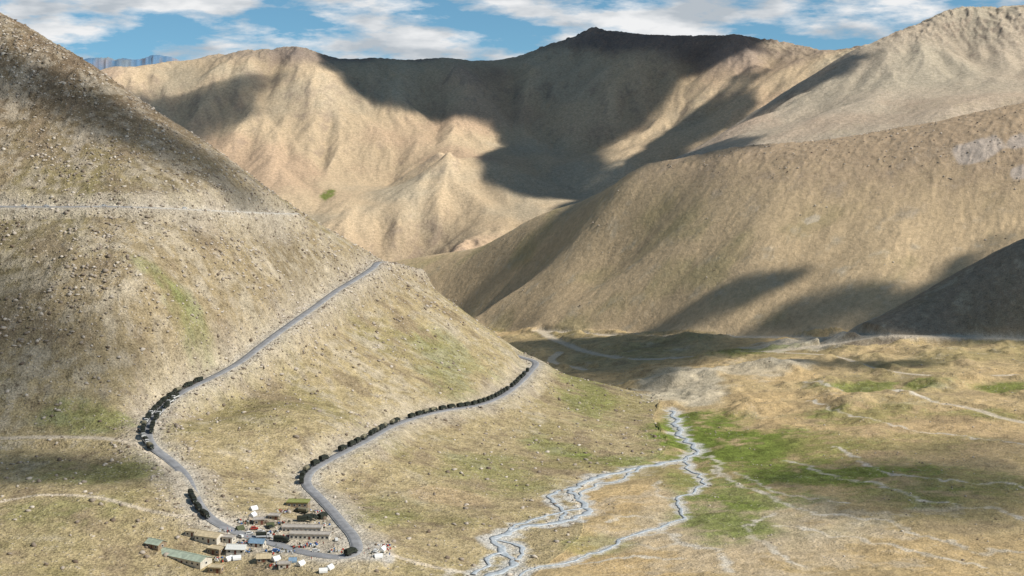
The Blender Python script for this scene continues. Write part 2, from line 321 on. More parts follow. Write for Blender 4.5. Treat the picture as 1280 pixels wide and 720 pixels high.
mm=math_('ADD',math_('MULTIPLY',math_('ADD',m1,m2),rg.outputs['Fac']),1.0)
vm=N(nt,'ShaderNodeVectorMath',operation='SCALE'); L(at.outputs['Color'],vm.inputs[0]); L(mm,vm.inputs['Scale'])
vo=N(nt,'ShaderNodeTexVoronoi'); vo.inputs['Scale'].default_value=.33; L(tc.outputs['Object'],vo.inputs['Vector'])
vo2=N(nt,'ShaderNodeTexVoronoi'); vo2.inputs['Scale'].default_value=.15; L(tc.outputs['Object'],vo2.inputs['Vector'])
sp=math_('MULTIPLY',mrange(vo.outputs['Distance'],.22,.34,1,0),math_('MULTIPLY',st.outputs['Fac'],mrange(nA.outputs['Fac'],.44,.6,0,1)),True)
mx=N(nt,'ShaderNodeMix',data_type='RGBA'); L(math_('MULTIPLY',sp,.75),mx.inputs['Factor']); L(vm.outputs[0],mx.inputs[6]); mx.inputs[7].default_value=(.56,.48,.38,1)
dk=math_('MULTIPLY',mrange(vo2.outputs['Distance'],.15,.28,1,0),math_('MULTIPLY',st.outputs['Fac'],mrange(nA.outputs['Fac'],.56,.44,0,1)),True)
mx2=N(nt,'ShaderNodeMix',data_type='RGBA'); L(math_('MULTIPLY',dk,.6),mx2.inputs['Factor']); L(mx.outputs[2],mx2.inputs[6]); mx2.inputs[7].default_value=(.12,.09,.06,1)
L(mx2.outputs[2],b.inputs['Base Color']); b.inputs['Roughness'].default_value=1; b.inputs['Specular IOR Level'].default_value=.05
hgt=math_('MULTIPLY',rg.outputs['Fac'],math_('ADD',math_('MULTIPLY',nA.outputs['Fac'],4.0),math_('ADD',math_('MULTIPLY',nB.outputs['Fac'],1.0),math_('MULTIPLY',sp,.6))))
bp=N(nt,'ShaderNodeBump'); bp.inputs['Strength'].default_value=.8; bp.inputs['Distance'].default_value=1.0; L(hgt,bp.inputs['Height']); L(bp.outputs['Normal'],b.inputs['Normal'])

ter=grid_mesh('mountain_terrain',X,Y,H,mt)
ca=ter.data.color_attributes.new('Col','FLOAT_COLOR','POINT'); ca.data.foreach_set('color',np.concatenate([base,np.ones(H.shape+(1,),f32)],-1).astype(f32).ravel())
for nme,arr in (('stony',stony),('rough',rough)):
    sa=ter.data.attributes.new(nme,'FLOAT','POINT'); sa.data.foreach_set('value',arr.astype(f32).ravel())
print('terrain',time.time()-T0)

# ------------------------------------------------------------ ribbons
def ribbon(name,P,hw,mat,lift,skirt=.8,widths=None,follow=None):
    tn=np.gradient(P[:,:2],axis=0); tn/=np.linalg.norm(tn,axis=1)[:,None]+1e-9; nx=-tn[:,1]; ny=tn[:,0]
    w=np.full(len(P),hw) if widths is None else widths
    offs=[(-1,-skirt),(-1,0),(-.33,.04),(.33,.04),(1,0),(1,-skirt)]
    xs=[];yy=[];zz=[]
    for o,dz in offs:
        x=P[:,0]+nx*w*o; y=P[:,1]+ny*w*o; z=(samp(follow,x,y) if follow is not None else P[:,2])+lift+dz
        xs.append(x);yy.append(y);zz.append(z)
    return grid_mesh(name,np.array(xs).T,np.array(yy).T,np.array(zz).T,mat)
masph=simple('asphalt',(.25,.25,.255),.85,.2,.22)
ribbon('paved_road',road_main,3.4,masph,.35)
ribbon('paved_road',road_up,3.6,masph,.35)
mpaint=simple('road_paint',(.55,.55,.52),.7,.3,1.0)
def strip(name,P,off,hw,mat,lift):
    tn=np.gradient(P[:,:2],axis=0); tn/=np.linalg.norm(tn,axis=1)[:,None]; nx=-tn[:,1]; ny=tn[:,0]
    xs=np.stack([P[:,0]+nx*(off+s*hw) for s in (-1,1)],1); yy=np.stack([P[:,1]+ny*(off+s*hw) for s in (-1,1)],1); zz=np.stack([P[:,2]+lift]*2,1)
    return grid_mesh(name,xs,yy,zz,mat)
strip('road_edge_line',road_main,3.1,.07,mpaint,.40); strip('road_edge_line',road_main,-3.1,.07,mpaint,.40)
mwall=simple('dry_stone',(.46,.43,.38),.95,.35,.9,bump=.3)
def wallstrip(name,P,off,top,bot,thick,mat):
    tn=np.gradient(P[:,:2],axis=0); tn/=np.linalg.norm(tn,axis=1)[:,None]; nx=-tn[:,1]; ny=tn[:,0]; s=np.sign(off)
    jit=rng.normal(0,.12,len(P))
    prof=[(off,bot),(off,top),(off+s*thick,top),(off+s*thick*1.6,bot)]
    xs=np.stack([P[:,0]+nx*o for o,_ in prof],1); yy=np.stack([P[:,1]+ny*o for o,_ in prof],1); zz=np.stack([P[:,2]+z+(jit if z==top else 0) for _,z in prof],1)
    o=grid_mesh(name,xs,yy,zz,mat); o.data.polygons.foreach_set('use_smooth',np.zeros(len(o.data.polygons),bool)); return o
wallstrip('retaining_wall',road_up,-6.6,.5,-7.0,.8,mwall)
mw,nt2,b2=newmat('glacial_stream'); tc2=N(nt2,'ShaderNodeTexCoord'); n_=N(nt2,'ShaderNodeTexNoise'); n_.inputs['Scale'].default_value=.45; n_.inputs['Detail'].default_value=4; nt2.links.new(tc2.outputs['Object'],n_.inputs['Vector'])
r_=N(nt2,'ShaderNodeValToRGB'); r_.color_ramp.elements[0].position=.35; r_.color_ramp.elements[0].color=(.34,.38,.40,1); r_.color_ramp.elements[1].position=.65; r_.color_ramp.elements[1].color=(.56,.58,.59,1)
nt2.links.new(n_.outputs['Fac'],r_.inputs['Fac']); nt2.links.new(r_.outputs['Color'],b2.inputs['Base Color']); b2.inputs['Roughness'].default_value=.4; b2.inputs['Specular IOR Level'].default_value=.4
bp2=N(nt2,'ShaderNodeBump'); bp2.inputs['Distance'].default_value=.08; nt2.links.new(n_.outputs['Fac'],bp2.inputs['Height']); nt2.links.new(bp2.outputs['Normal'],b2.inputs['Normal'])
for i,(P_,w) in enumerate(SP):
    ww=w*.9*(1+1.0*fbm(P_[:,0]/12,P_[:,1]/12,3,19)); ribbon('stream_water',P_,w,mw,.02+.03*i,skirt=.25,widths=np.maximum(ww,.5),follow=HW)

# ------------------------------------------------------------ boulders
ico=bmesh.new(); bmesh.ops.create_icosphere(ico,subdivisions=1,radius=1); iv=np.array([v.co[:] for v in ico.verts],f32); it=np.array([[v.index for v in f.verts] for f in ico.faces],np.int32); ico.free()
def boulders(name,pts,sizes,mat):
    n=len(pts); k=len(iv); V=np.repeat(iv[None],n,0)*(1+rng.normal(0,.22,(n,k,1))); s=sizes[:,None,None]*rng.uniform(.55,1.2,(n,1,3))*np.array([1,1,.7])
    V=V*s; a=rng.random(n)*6.283; c,sn=np.cos(a)[:,None],np.sin(a)[:,None]
    VX=V[...,0]*c-V[...,1]*sn; VY=V[...,0]*sn+V[...,1]*c; V=np.stack([VX,VY,V[...,2]],-1)+pts[:,None,:]
    T=(it[None]+np.arange(n)[:,None,None]*k).reshape(-1)
    me=bpy.data.meshes.new(name); me.vertices.add(n*k); me.vertices.foreach_set('co',V.astype(f32).ravel()); me.loops.add(len(T)); me.loops.foreach_set('vertex_index',T.astype(np.int32))
    me.polygons.add(len(T)//3); me.polygons.foreach_set('loop_start',np.arange(0,len(T),3,dtype=np.int32)); me.update(calc_edges=True); me.materials.append(mat)
    ca=me.attributes.new('tint','FLOAT','POINT'); ca.data.foreach_set('value',np.repeat(rng.random(n),k).astype(f32))
    return link(bpy.data.objects.new(name,me))
mr,nt3,b3=newmat('boulder_rock'); at3=N(nt3,'ShaderNodeAttribute',attribute_name='tint'); r3=N(nt3,'ShaderNodeValToRGB'); r3.color_ramp.elements[0].color=(.16,.12,.085,1); r3.color_ramp.elements[1].color=(.60,.53,.44,1)
nt3.links.new(at3.outputs['Fac'],r3.inputs['Fac']); nt3.links.new(r3.outputs['Color'],b3.inputs['Base Color'])
def scatter(n,xr,yr,fn,smin,smax,pw=3):
    x=rng.uniform(*xr,n); y=rng.uniform(*yr,n); keep=(np.abs(x)<.42*y)
    x=x[keep];y=y[keep]; z=samp(H,x,y); dr=samp(DR,x,y); w=fn(x,y,z)*(dr>6); k=rng.random(len(x))<w; x=x[k];y=y[k];z=z[k]
    s=smin+(smax-smin)*rng.random(len(x))**pw
    return np.stack([x,y,z+s*.15],1),s
def fA(x,y,z):
    m=fbm(x/50,y/50,4,71); lay=samp((LAY==0).astype(f32),x,y); return lay*(np.clip(.35+m*1.8,0.02,1)*sstep(-235,-150,z)+.06)
p,s=scatter(150000,(-560,350),(720,1560),fA,.3,2.1,4); boulders('boulder_field',p,s,mr); print('rocks',len(p))
def fR(x,y,z):
    d=samp(DR,x,y); return (d<22)*(samp((LAY==0).astype(f32),x,y))*.8*sstep(-246,-225,z)
p,s=scatter(60000,(-400,60),(760,1560),fR,.3,1.2,3); boulders('road_rubble',p,s,mr); print('rubble',len(p))
def fC(x,y,z):
    m=fbm(x/70,y/70,4,73); return samp((LAY==2).astype(f32),x,y)*np.clip(sstep(-150,-60,z)*.7+m*.9-.15,0,1)
p,s=scatter(30000,(-250,1000),(1750,2900),fC,.5,2.2,4); boulders('boulder_field',p,s,mr); print('rocks',len(p))
def fB(x,y,z):
    m=fbm(x/40,y/40,4,75); return samp((LAY==1).astype(f32),x,y)*np.clip(m*1.2,0,.6)
p,s=scatter(22000,(-100,650),(720,1700),fB,.3,1.1,3); boulders('boulder_field',p,s,mr)

# ------------------------------------------------------------ mesh helpers
def bmbox(bm,c,s,mi=0,taper=None,bev=0):
    r=bmesh.ops.create_cube(bm,size=1); vs=r['verts']
    for v in vs:
        tx=ty=1
        if taper and v.co.z>0: tx,ty=taper
        v.co=( (v.co.x*tx)*s[0]+c[0], (v.co.y*ty)*s[1]+c[1], v.co.z*s[2]+c[2])
    fs=set(f for v in vs for f in v.link_faces)
    for f in fs: f.material_index=mi
    if bev: 
        es=list(set(e for v in vs for e in v.link_edges)); rr=bmesh.ops.bevel(bm,geom=es,offset=bev,segments=2,affect='EDGES')
        for f in rr['faces']: f.material_index=mi
def prism(bm,prof,x0,x1,mi=0,axis='x'):
    vs0=[bm.verts.new((x0,a,b_)) if axis=='x' else bm.verts.new((a,x0,b_)) for a,b_ in prof]; vs1=[bm.verts.new((x1,a,b_)) if axis=='x' else bm.verts.new((a,x1,b_)) for a,b_ in prof]
    n=len(prof); fs=[bm.faces.new(vs0[::-1]),bm.faces.new(vs1)]
    for i in range(n): fs.append(bm.faces.new((vs0[i],vs0[(i+1)%n],vs1[(i+1)%n],vs1[i])))
    for f in fs: f.material_index=mi
from mathutils import Matrix, Vector
def wheel(bm,x,y,r,w,mi,hub):
    rr=bmesh.ops.create_cone(bm,cap_ends=True,segments=16,radius1=r,radius2=r,depth=w,matrix=Matrix.Translation((x,y,r))@Matrix.Rotation(math.pi/2,4,'X'))
    for f in set(f for v in rr['verts'] for f in v.link_faces): f.material_index=mi
    s=1 if y>0 else -1
    rr=bmesh.ops.create_cone(bm,cap_ends=True,segments=12,radius1=r*.5,radius2=r*.4,depth=.06,matrix=Matrix.Translation((x,y+s*(w/2+.02),r))@Matrix.Rotation(math.pi/2,4,'X'))
    for f in set(f for v in rr['verts'] for f in v.link_faces): f.material_index=hub
def finish(bm,name,mats):
    bmesh.ops.recalc_face_normals(bm,faces=bm.faces); me=bpy.data.meshes.new(name); bm.to_mesh(me); bm.free()
    for m in mats: me.materials.append(m)
    return me
def obj(name,me,loc,rot=0,sc=1):
    o=link(bpy.data.objects.new(name,me)); o.location=loc; o.rotation_euler=(0,0,rot); o.scale=(sc,)*3; return o
M=dict(olive=simple('army_green_paint',(.035,.042,.030),.55,.2,2),canvas=simple('dark_canvas',(.026,.030,.022),.95,.3,2),tyre=simple('tyre_rubber',(.02,.02,.02),.9),glass=simple('dark_glass',(.02,.025,.03),.1,.1,2,spec=.6),
 hub=simple('hub_metal',(.1,.1,.09),.5),white=simple('white_paint',(.62,.62,.60),.6,.08,2),sand=simple('sand_canvas',(.20,.18,.12),.9,.2,2),red=simple('red_paint',(.45,.06,.04),.5,.1),blue=simple('blue_paint',(.05,.14,.35),.5,.1),
 lamp=simple('lamp_glass',(.6,.6,.55),.2))
def truck_mesh(name,body,canvas):
    bm=bmesh.new()
    bmbox(bm,(-.2,0,.85),(7.0,.9,.25),0)
    bmbox(bm,(3.15,0,1.35),(1.0,1.9,.95),0,(.9,.92),.08)
    bmbox(bm,(2.05,0,1.75),(1.5,2.3,1.75),0,(.8,.92),.08)
    bmbox(bm,(2.66,0,2.15),(.34,1.85,.55),2,(.6,.95))
    for s in (-1,1):
        bmbox(bm,(2.1,s*1.10,2.12),(.75,.06,.5),2)
        bmbox(bm,(3.1,s*1.0,1.05),(1.15,.42,.12),0)
        bmbox(bm,(3.68,s*.7,1.4),(.06,.24,.24),3)
        bmbox(bm,(2.9,s*1.32,2.0),(.06,.2,.32),2)
    bmbox(bm,(3.78,0,.8),(.16,2.2,.26),0)
    bmbox(bm,(-1.3,0,1.4),(4.9,2.45,.75),0,None,.04)
    prof=[(-1.2,1.78),(-1.2,2.65),(-1.05,2.95),(-.6,3.12),(0,3.18),(.6,3.12),(1.05,2.95),(1.2,2.65),(1.2,1.78)]
    prism(bm,prof,-3.72,1.12,1)
    for i in range(5): 
        x=-3.5+i*1.1; prism(bm,[(a*1.015,b_+ (.03 if b_>2 else 0)) for a,b_ in prof],x,x+.08,1)
    for s in (-1,1):
        wheel(bm,2.75,s*.98,.52,.3,4,5); wheel(bm,-1.2,s*.95,.52,.42,4,5); wheel(bm,-2.45,s*.95,.52,.42,4,5)
    return finish(bm,name,[body,canvas,M['glass'],M['lamp'],M['tyre'],M['hub']])
TM=[truck_mesh('army_truck_mesh',M['olive'],M['canvas']),truck_mesh('cargo_truck_mesh',M['white'],M['canvas']),truck_mesh('cargo_truck_mesh2',M['olive'],M['sand'])]
def car_mesh(name,body):
    bm=bmesh.new()
    prof=[(-2.1,.45),(-2.15,.95),(-1.9,1.05),(-1.75,1.65),(-1.5,1.75),(.3,1.75),(.95,1.12),(1.9,1.0),(2.1,.8),(2.1,.45)]
    prism(bm,prof,-.82,.82,0,axis='y')
    for s in (-1,1):
        prism(bm,[(-1.6,1.15),(-1.5,1.62),(.2,1.62),(.7,1.15)],s*.80,s*.84,1,axis='y')
        for x in (-1.3,1.3): wheel(bm,x,s*.75,.35,.22,2,3)
    prism(bm,[(-.7,1.16),(-.65,1.66),(.65,1.66),(.7,1.16)],.98,.99,1)
    bmbox(bm,(.66,0,1.44),(.5,1.4,.04),1); bmbox(bm,(2.12,0,.55),(.1,1.6,.18),3); 
    return finish(bm,name,[body,M['glass'],M['tyre'],M['hub']])
CM=[car_mesh('car_white',M['white']),car_mesh('car_red',M['red']),car_mesh('car_olive',M['olive']),car_mesh('car_blue',M['blue'])]
TS=1.15
def queue(P,i0,i1,off,step,meshes,p_skip=.1):
    i=i0
    while i<i1:
        if random.random()>p_skip:
            a=P[int(i)]; t=P[int(i)+2]-P[int(i)-2]; ang=math.atan2(t[1],t[0]); L_=math.hypot(t[0],t[1]); n=(-t[1]/L_,t[0]/L_); o=off+random.uniform(-.35,.35)
            me=random.choice(meshes); nm='army_truck' if me in (TM[0],TM[2]) else 'cargo_truck'
            obj(nm,me,(a[0]+n[0]*o,a[1]+n[1]*o,a[2]+.38),ang+random.uniform(-.04,.04),TS)
        i+=step/2.0*random.uniform(.95,1.15)
def near_i(P,u,v):
    uu=640+F*P[:,0]/P[:,1]; vv=YH-F*P[:,2]/P[:,1]; return int(np.argmin((uu-u)**2+(vv-v)**2))
rm=road_main; ii=lambda u,v: near_i(rm,u,v)
queue(rm,ii(250,479),ii(230,489),-2.4,11,[TM[0]],.1)
queue(rm,ii(226,491),ii(196,566),-2.8,10.3,[TM[0],TM[0],TM[1],TM[2]],.05)
queue(rm,ii(215,500),ii(190,545),2.8,10.5,[TM[0],TM[1]],.35)
queue(rm,ii(240,622),ii(266,652),-1.9,10.3,[TM[0]],.0)
a0,a1=ii(378,603),ii(664,462)
queue(rm,a0,a1,2.6,10.6,[TM[0],TM[0],TM[0],TM[2]],.09)
i_=ii(440,694); a=rm[i_]; t=rm[i_+2]-rm[i_-2]; obj('army_truck',TM[0],(a[0],a[1],a[2]+.38),math.atan2(t[1],t[0]),TS)
for (u,v) in [(60,258),(130,258),(30,258),(232,261)]:
    i_=near_i(road_up,u,v); a=road_up[i_]; t=road_up[i_+2]-road_up[i_-2]; obj('parked_car',CM[0],(a[0],a[1]-1,a[2]+.36),math.atan2(t[1],t[0]))
def gp(u,v): return hit(H,u,v)
for (u,v,r,k) in [(403,648,1.2,0),(381,652,.3,0),(376,642,2.8,2),(330,673,.1,1),(352,678,-.2,0),(388,650,.5,0)]:
    obj('army_truck' if k!=1 else 'cargo_truck',TM[k],gp(u,v),r,TS)
for (u,v,r,k) in [(318,662,.2,1),(326,666,.3,0),(338,660,1.0,2),(345,690,.1,3),(395,690,.2,0),(300,672,2.6,0),(470,690,1.2,0),(312,668,.3,0),(420,676,1.9,0)]:
    obj('parked_car',CM[k],gp(u,v),r)

# ------------------------------------------------------------ buildings
MW=simple('whitewashed_plaster',(.62,.57,.48),.9,.2,.6); MS=simple('rubble_stone',(.28,.21,.14),.95,.35,1.5,bump=.15); MG=simple('green_sheet_roof',(.36,.41,.32),.5,.25,.4); MTn=simple('tan_sheet_roof',(.52,.43,.28),.6,.2,.5)
MY=simple('mossy_roof',(.26,.27,.09),.8,.2,.6); MWd=simple('window_dark',(.03,.03,.035),.2); MDr=simple('wood_door',(.16,.06,.04),.7); MGr=simple('grey_roof',(.42,.38,.33),.8,.2,.6); MBl=simple('blue_sheet',(.20,.30,.40),.6,.15,.6); MFr=simple('pale_frame',(.66,.66,.62),.7)
def building(name,uc,vc,Ln,ang,width,h,roof,wall,roofm,nwin=4,storeys=1,rh=1.6):
    ctr=gp(uc,vc); ang=math.radians(ang); z=min(float(samp(H,ctr[0]+i*Ln/2*math.cos(ang),ctr[1]+i*Ln/2*math.sin(ang))) for i in (-1,0,1))
    e=link(bpy.data.objects.new(name,None)); e.location=(ctr[0],ctr[1],z-.1); e.rotation_euler=(0,0,ang)
    def ch(n,bm,mats):
        o=link(bpy.data.objects.new(n,finish(bm,n,mats))); o.parent=e; return o
    bm=bmesh.new(); bmbox(bm,(0,0,h/2-.9),(Ln,width,h+1.8))
    if roof=='gable': prism(bm,[(-width/2,h),(0,h+rh-.05),(width/2,h)],-Ln/2,Ln/2)
    ch('walls',bm,[wall])
    bm=bmesh.new()
    if roof=='gable':
        o=.5; k=rh/(width/2)
        for s in (-1,1):
            n=int(Ln/1.2)
            prism(bm,[(0,h+rh+.02),(0,h+rh+.14),(s*(width/2+o),h-k*o+.14),(s*(width/2+o),h-k*o+.02)],-Ln/2-o,Ln/2+o)
            for i in range(n+1):
                x=-Ln/2+Ln*i/n; prism(bm,[(s*.05,h+rh+.12),(s*.05,h+rh+.2),(s*(width/2+o),h-k*o+.2),(s*(width/2+o),h-k*o+.12)],x-.05,x+.05)
        bmbox(bm,(0,0,h+rh+.18),(Ln+1,.4,.12))
    else:
        bmbox(bm,(0,0,h+.13),(Ln+.7,width+.7,.26)); 
        for s in (-1,1): bmbox(bm,(0,s*(width/2+.22),h+.4),(Ln+.7,.26,.3))
        for s in (-1,1): bmbox(bm,(s*(Ln/2+.22),0,h+.39),(.26,width-.1,.28))
    ch('roof',bm,[roofm])
    bm=bmesh.new(); bf=bmesh.new()
    for st_ in range(storeys):
        zc=st_*(h/storeys)+h/storeys*.55
        for i in range(nwin):
            x=-Ln/2+Ln*(i+.5)/nwin
            for s in (-1,1):
                if s==-1 and i==nwin//2 and st_==0: continue
                bmbox(bf,(x,s*(width/2+.01),zc),(1.5,.08,1.3)); bmbox(bm,(x,s*(width/2+.05),zc),(1.2,.06,1.0))
        for s in (-1,1): bmbox(bf,(s*(Ln/2+.01),0,zc),(.08,1.5,1.3)); bmbox(bm,(s*(Ln/2+.05),0,zc),(.06,1.2,1.0))
    ch('windows',bm,[MWd]); ch('window_frames',bf,[MFr])
    bm=bmesh.new(); x=-Ln/2+Ln*(nwin//2+.5)/nwin; bmbox(bm,(x,-width/2-.03,1.05),(1.1,.1,2.1)); ch('door',bm,[MDr])
    return e
building('barracks_building',231,697,30,-30,9,3.5,'gable',MW,MG,8)
building('storage_shed',195,682,9,-28,7,2.8,'gable',MS,MG,3)
building('roadside_shop',262,674,14,-22,7.5,3.4,'gable',MW,MTn,4)
building('roadside_shop',296,690,10,-5,6,2.8,'gable',MW,MFr,3)
building('stone_house',270,690,8,-25,5.5,2.8,'flat',MS,MTn,3)
building('stone_storehouse',373,635,12.5,-4,7,6.0,'flat',MS,MY,4,2)
building('long_canteen_building',378,662,22,-3,5.5,3.1,'flat',MW,MGr,9)
building('long_canteen_building',388,672,22,-4,5.5,3.1,'flat',MW,MGr,9)
building('stone_hut',324,654,6,10,4.5,2.6,'flat',MS,MGr,2)
building('stone_hut',270,714,7,-10,5,2.6,'flat',MS,MTn,2)
building('stone_hut',240,668,5.5,-20,4.5,2.4,'flat',MW,MTn,2)
building('stone_hut',343,648,6,-8,4.5,2.4,'flat',MS,MGr,2)
building('roadside_shop',322,682,8,-12,4.5,2.6,'gable',MW,MBl,3)
building('stone_hut',286,676,6,-15,4.5,2.6,'flat',MW,MGr,2)
building('stone_hut',356,708,6,4,4.5,2.4,'flat',MW,MGr,2)
building('roadside_shop',330,700,7,6,4.5,2.6,'gable',MS,MTn,3)
MT_=simple('tent_canvas',(.72,.72,.70),.9,.06,2)
def tent_mesh(n,mat,l=4.4,w=3.4,h=2.3):
    bm=bmesh.new(); prism(bm,[(-w/2,0),(-w/2*.92,.9),(0,h),(w/2*.92,.9),(w/2,0)],-l/2,l/2)
    bmbox(bm,(l/2+.02,0,.9),(.05,.8,1.7),1,(1,.3)); bmbox(bm,(0,0,h+.02),(l+.6,.08,.08),1)
    for s in (-1,1):
        for x in (-l/2,l/2): prism(bm,[(s*w/2*.92,.9),(s*w/2*.92,.94),(s*(w/2+1.1),.04),(s*(w/2+1.1),0)],x-.02,x+.02,1)
    return finish(bm,n,[mat,MWd])
tm=tent_mesh('tent_white',MT_); tb=tent_mesh('tent_blue',MBl); to=tent_mesh('tent_olive',simple('olive_canvas',(.09,.10,.05),.9))
for (u,v,r,m) in [(316,645,1.2,tm),(317,637,.8,tm),(404,715,.2,tm),(412,711,1.1,tm),(296,699,.3,tm),(478,688,1.3,tm),(473,697,.3,tm),(366,702,.1,tb),(345,700,.8,tm),(338,658,.3,to),(300,662,.7,to),(376,706,1.0,tm),(286,700,.9,tm)]:
    obj('ridge_tent',m,gp(u,v),r)
for (u,v) in [(350,672),(309,690),(390,682),(420,690),(340,690),(360,690),(472,694),(352,654),(300,680),(340,706),(310,654),(402,657),(352,640),(300,652),(372,684),(312,676),(284,664),(480,684),(336,666),(276,700),(395,640)]:
    h=gp(u,v); bm=bmesh.new()
    for k in range(16): 
        bmbox(bm,(random.gauss(0,2.4),random.gauss(0,1.8),.3+random.random()*.4),(random.uniform(.4,1.2),random.uniform(.4,1.0),.8),random.choice([0,0,1,2,3,3,4]),None,.04)
    obj('crate_pile',finish(bm,'crate_pile',[M['white'],M['red'],M['blue'],M['sand'],M['olive']]),h,random.random()*3)
# people
def person_mesh(name,shirt,trouser,walk=.25):
    J=[(0,0,.95),(0,0,1.2),(0,0,1.42),(0,0,1.52),(0,.01,1.62),(0,.02,1.76),(.2,0,1.40),(.26,-.04,1.12),(.25,.1,.88),(-.2,0,1.40),(-.26,.05,1.12),(-.25,-.08,.88),
       (.1,0,.88),(.11,walk*.5,.48),(.11,walk*.6,.08),(.11,walk*.6+.16,.04),(-.1,0,.88),(-.11,-walk*.3,.48),(-.11,-walk,.1),(-.11,-walk+.15,.04)]
    R=[.16,.15,.17,.06,.10,.09,.07,.055,.04,.07,.055,.04,.1,.07,.05,.045,.1,.07,.05,.045]
    Ed=[(0,1),(1,2),(2,3),(3,4),(4,5),(2,6),(6,7),(7,8),(2,9),(9,10),(10,11),(0,12),(12,13),(13,14),(14,15),(0,16),(16,17),(17,18),(18,19)]
    me=bpy.data.meshes.new(name+'_s'); me.from_pydata(J,Ed,[]); o=link(bpy.data.objects.new(name+'_t',me)); o.modifiers.new('s','SKIN')
    for i,r in enumerate(R): me.skin_vertices[0].data[i].radius=(r,r*.8)
    me.skin_vertices[0].data[0].use_root=True; sd=o.modifiers.new('d','SUBSURF'); sd.levels=1
    dg=bpy.context.evaluated_depsgraph_get(); m2=bpy.data.meshes.new_from_object(o.evaluated_get(dg)); bpy.data.objects.remove(o)
    m2.materials.clear()
    for m in (shirt,trouser,MSK,MHR): m2.materials.append(m)
    for p in m2.polygons:
        c=p.center; p.material_index=3 if (c.z>1.70 or (c.z>1.6 and c.y<-.01)) else 2 if c.z>1.47 else (2 if abs(c.x)>.2 and c.z<.93 else 0 if c.z>.93 else 1); p.use_smooth=True
    return m2
MSK=simple('skin',(.32,.19,.12),.7); MHR=simple('black_hair',(.02,.015,.012),.8)
PM=[person_mesh('p1',simple('cloth_a',(.04,.05,.09),.9),simple('cloth_b',(.03,.03,.04),.9)),person_mesh('p2',simple('cloth_c',(.40,.08,.06),.9),simple('cloth_d',(.06,.06,.07),.9),.1),person_mesh('p3',simple('cloth_e',(.06,.08,.04),.9),simple('cloth_f',(.06,.08,.04),.9),.2),person_mesh('p4',simple('cloth_g',(.6,.6,.58),.9),simple('cloth_h',(.08,.1,.2),.9),.05)]
for (u,v) in [(330,689),(336,686),(345,683),(352,687),(362,684),(372,682),(318,668),(310,664),(398,680),(404,681),(418,684),(452,690),(456,694),(462,688),(484,690),(487,692),(305,682),(388,700),(395,703),(426,700),(285,668),(345,668)]:
    obj('person',random.choice(PM),gp(u+random.uniform(-2,2),v),random.random()*6.28)

# ------------------------------------------------------------ sun, unseen shadow-casting clouds
SV=np.array([.82,-.30]); SV/=np.linalg.norm(SV); EL=math.radians(43); S=np.array([SV[0]*math.cos(EL),SV[1]*math.cos(EL),math.sin(EL)])
sl=bpy.data.lights.new('sun','SUN'); sl.energy=5.0; sl.angle=math.radians(.5); sl.color=(1,.95,.865); so=link(bpy.data.objects.new('sun',sl)); so.rotation_euler=Vector(S).to_track_quat('Z','Y').to_euler()
mc,nt4,b4=newmat('shadow_cloud_vapour'); nt4.nodes.remove(b4); tr=N(nt4,'ShaderNodeBsdfTransparent'); df=N(nt4,'ShaderNodeBsdfDiffuse'); df.inputs['Color'].default_value=(.7,.7,.74,1); ms=N(nt4,'ShaderNodeMixShader'); a4=N(nt4,'ShaderNodeAttribute',attribute_name='dens')
nt4.links.new(a4.outputs['Fac'],ms.inputs[0]); nt4.links.new(tr.outputs[0],ms.inputs[1]); nt4.links.new(df.outputs[0],ms.inputs[2]); nt4.links.new(ms.outputs[0],nt4.nodes['Material Output'].inputs['Surface'])
cidx=0
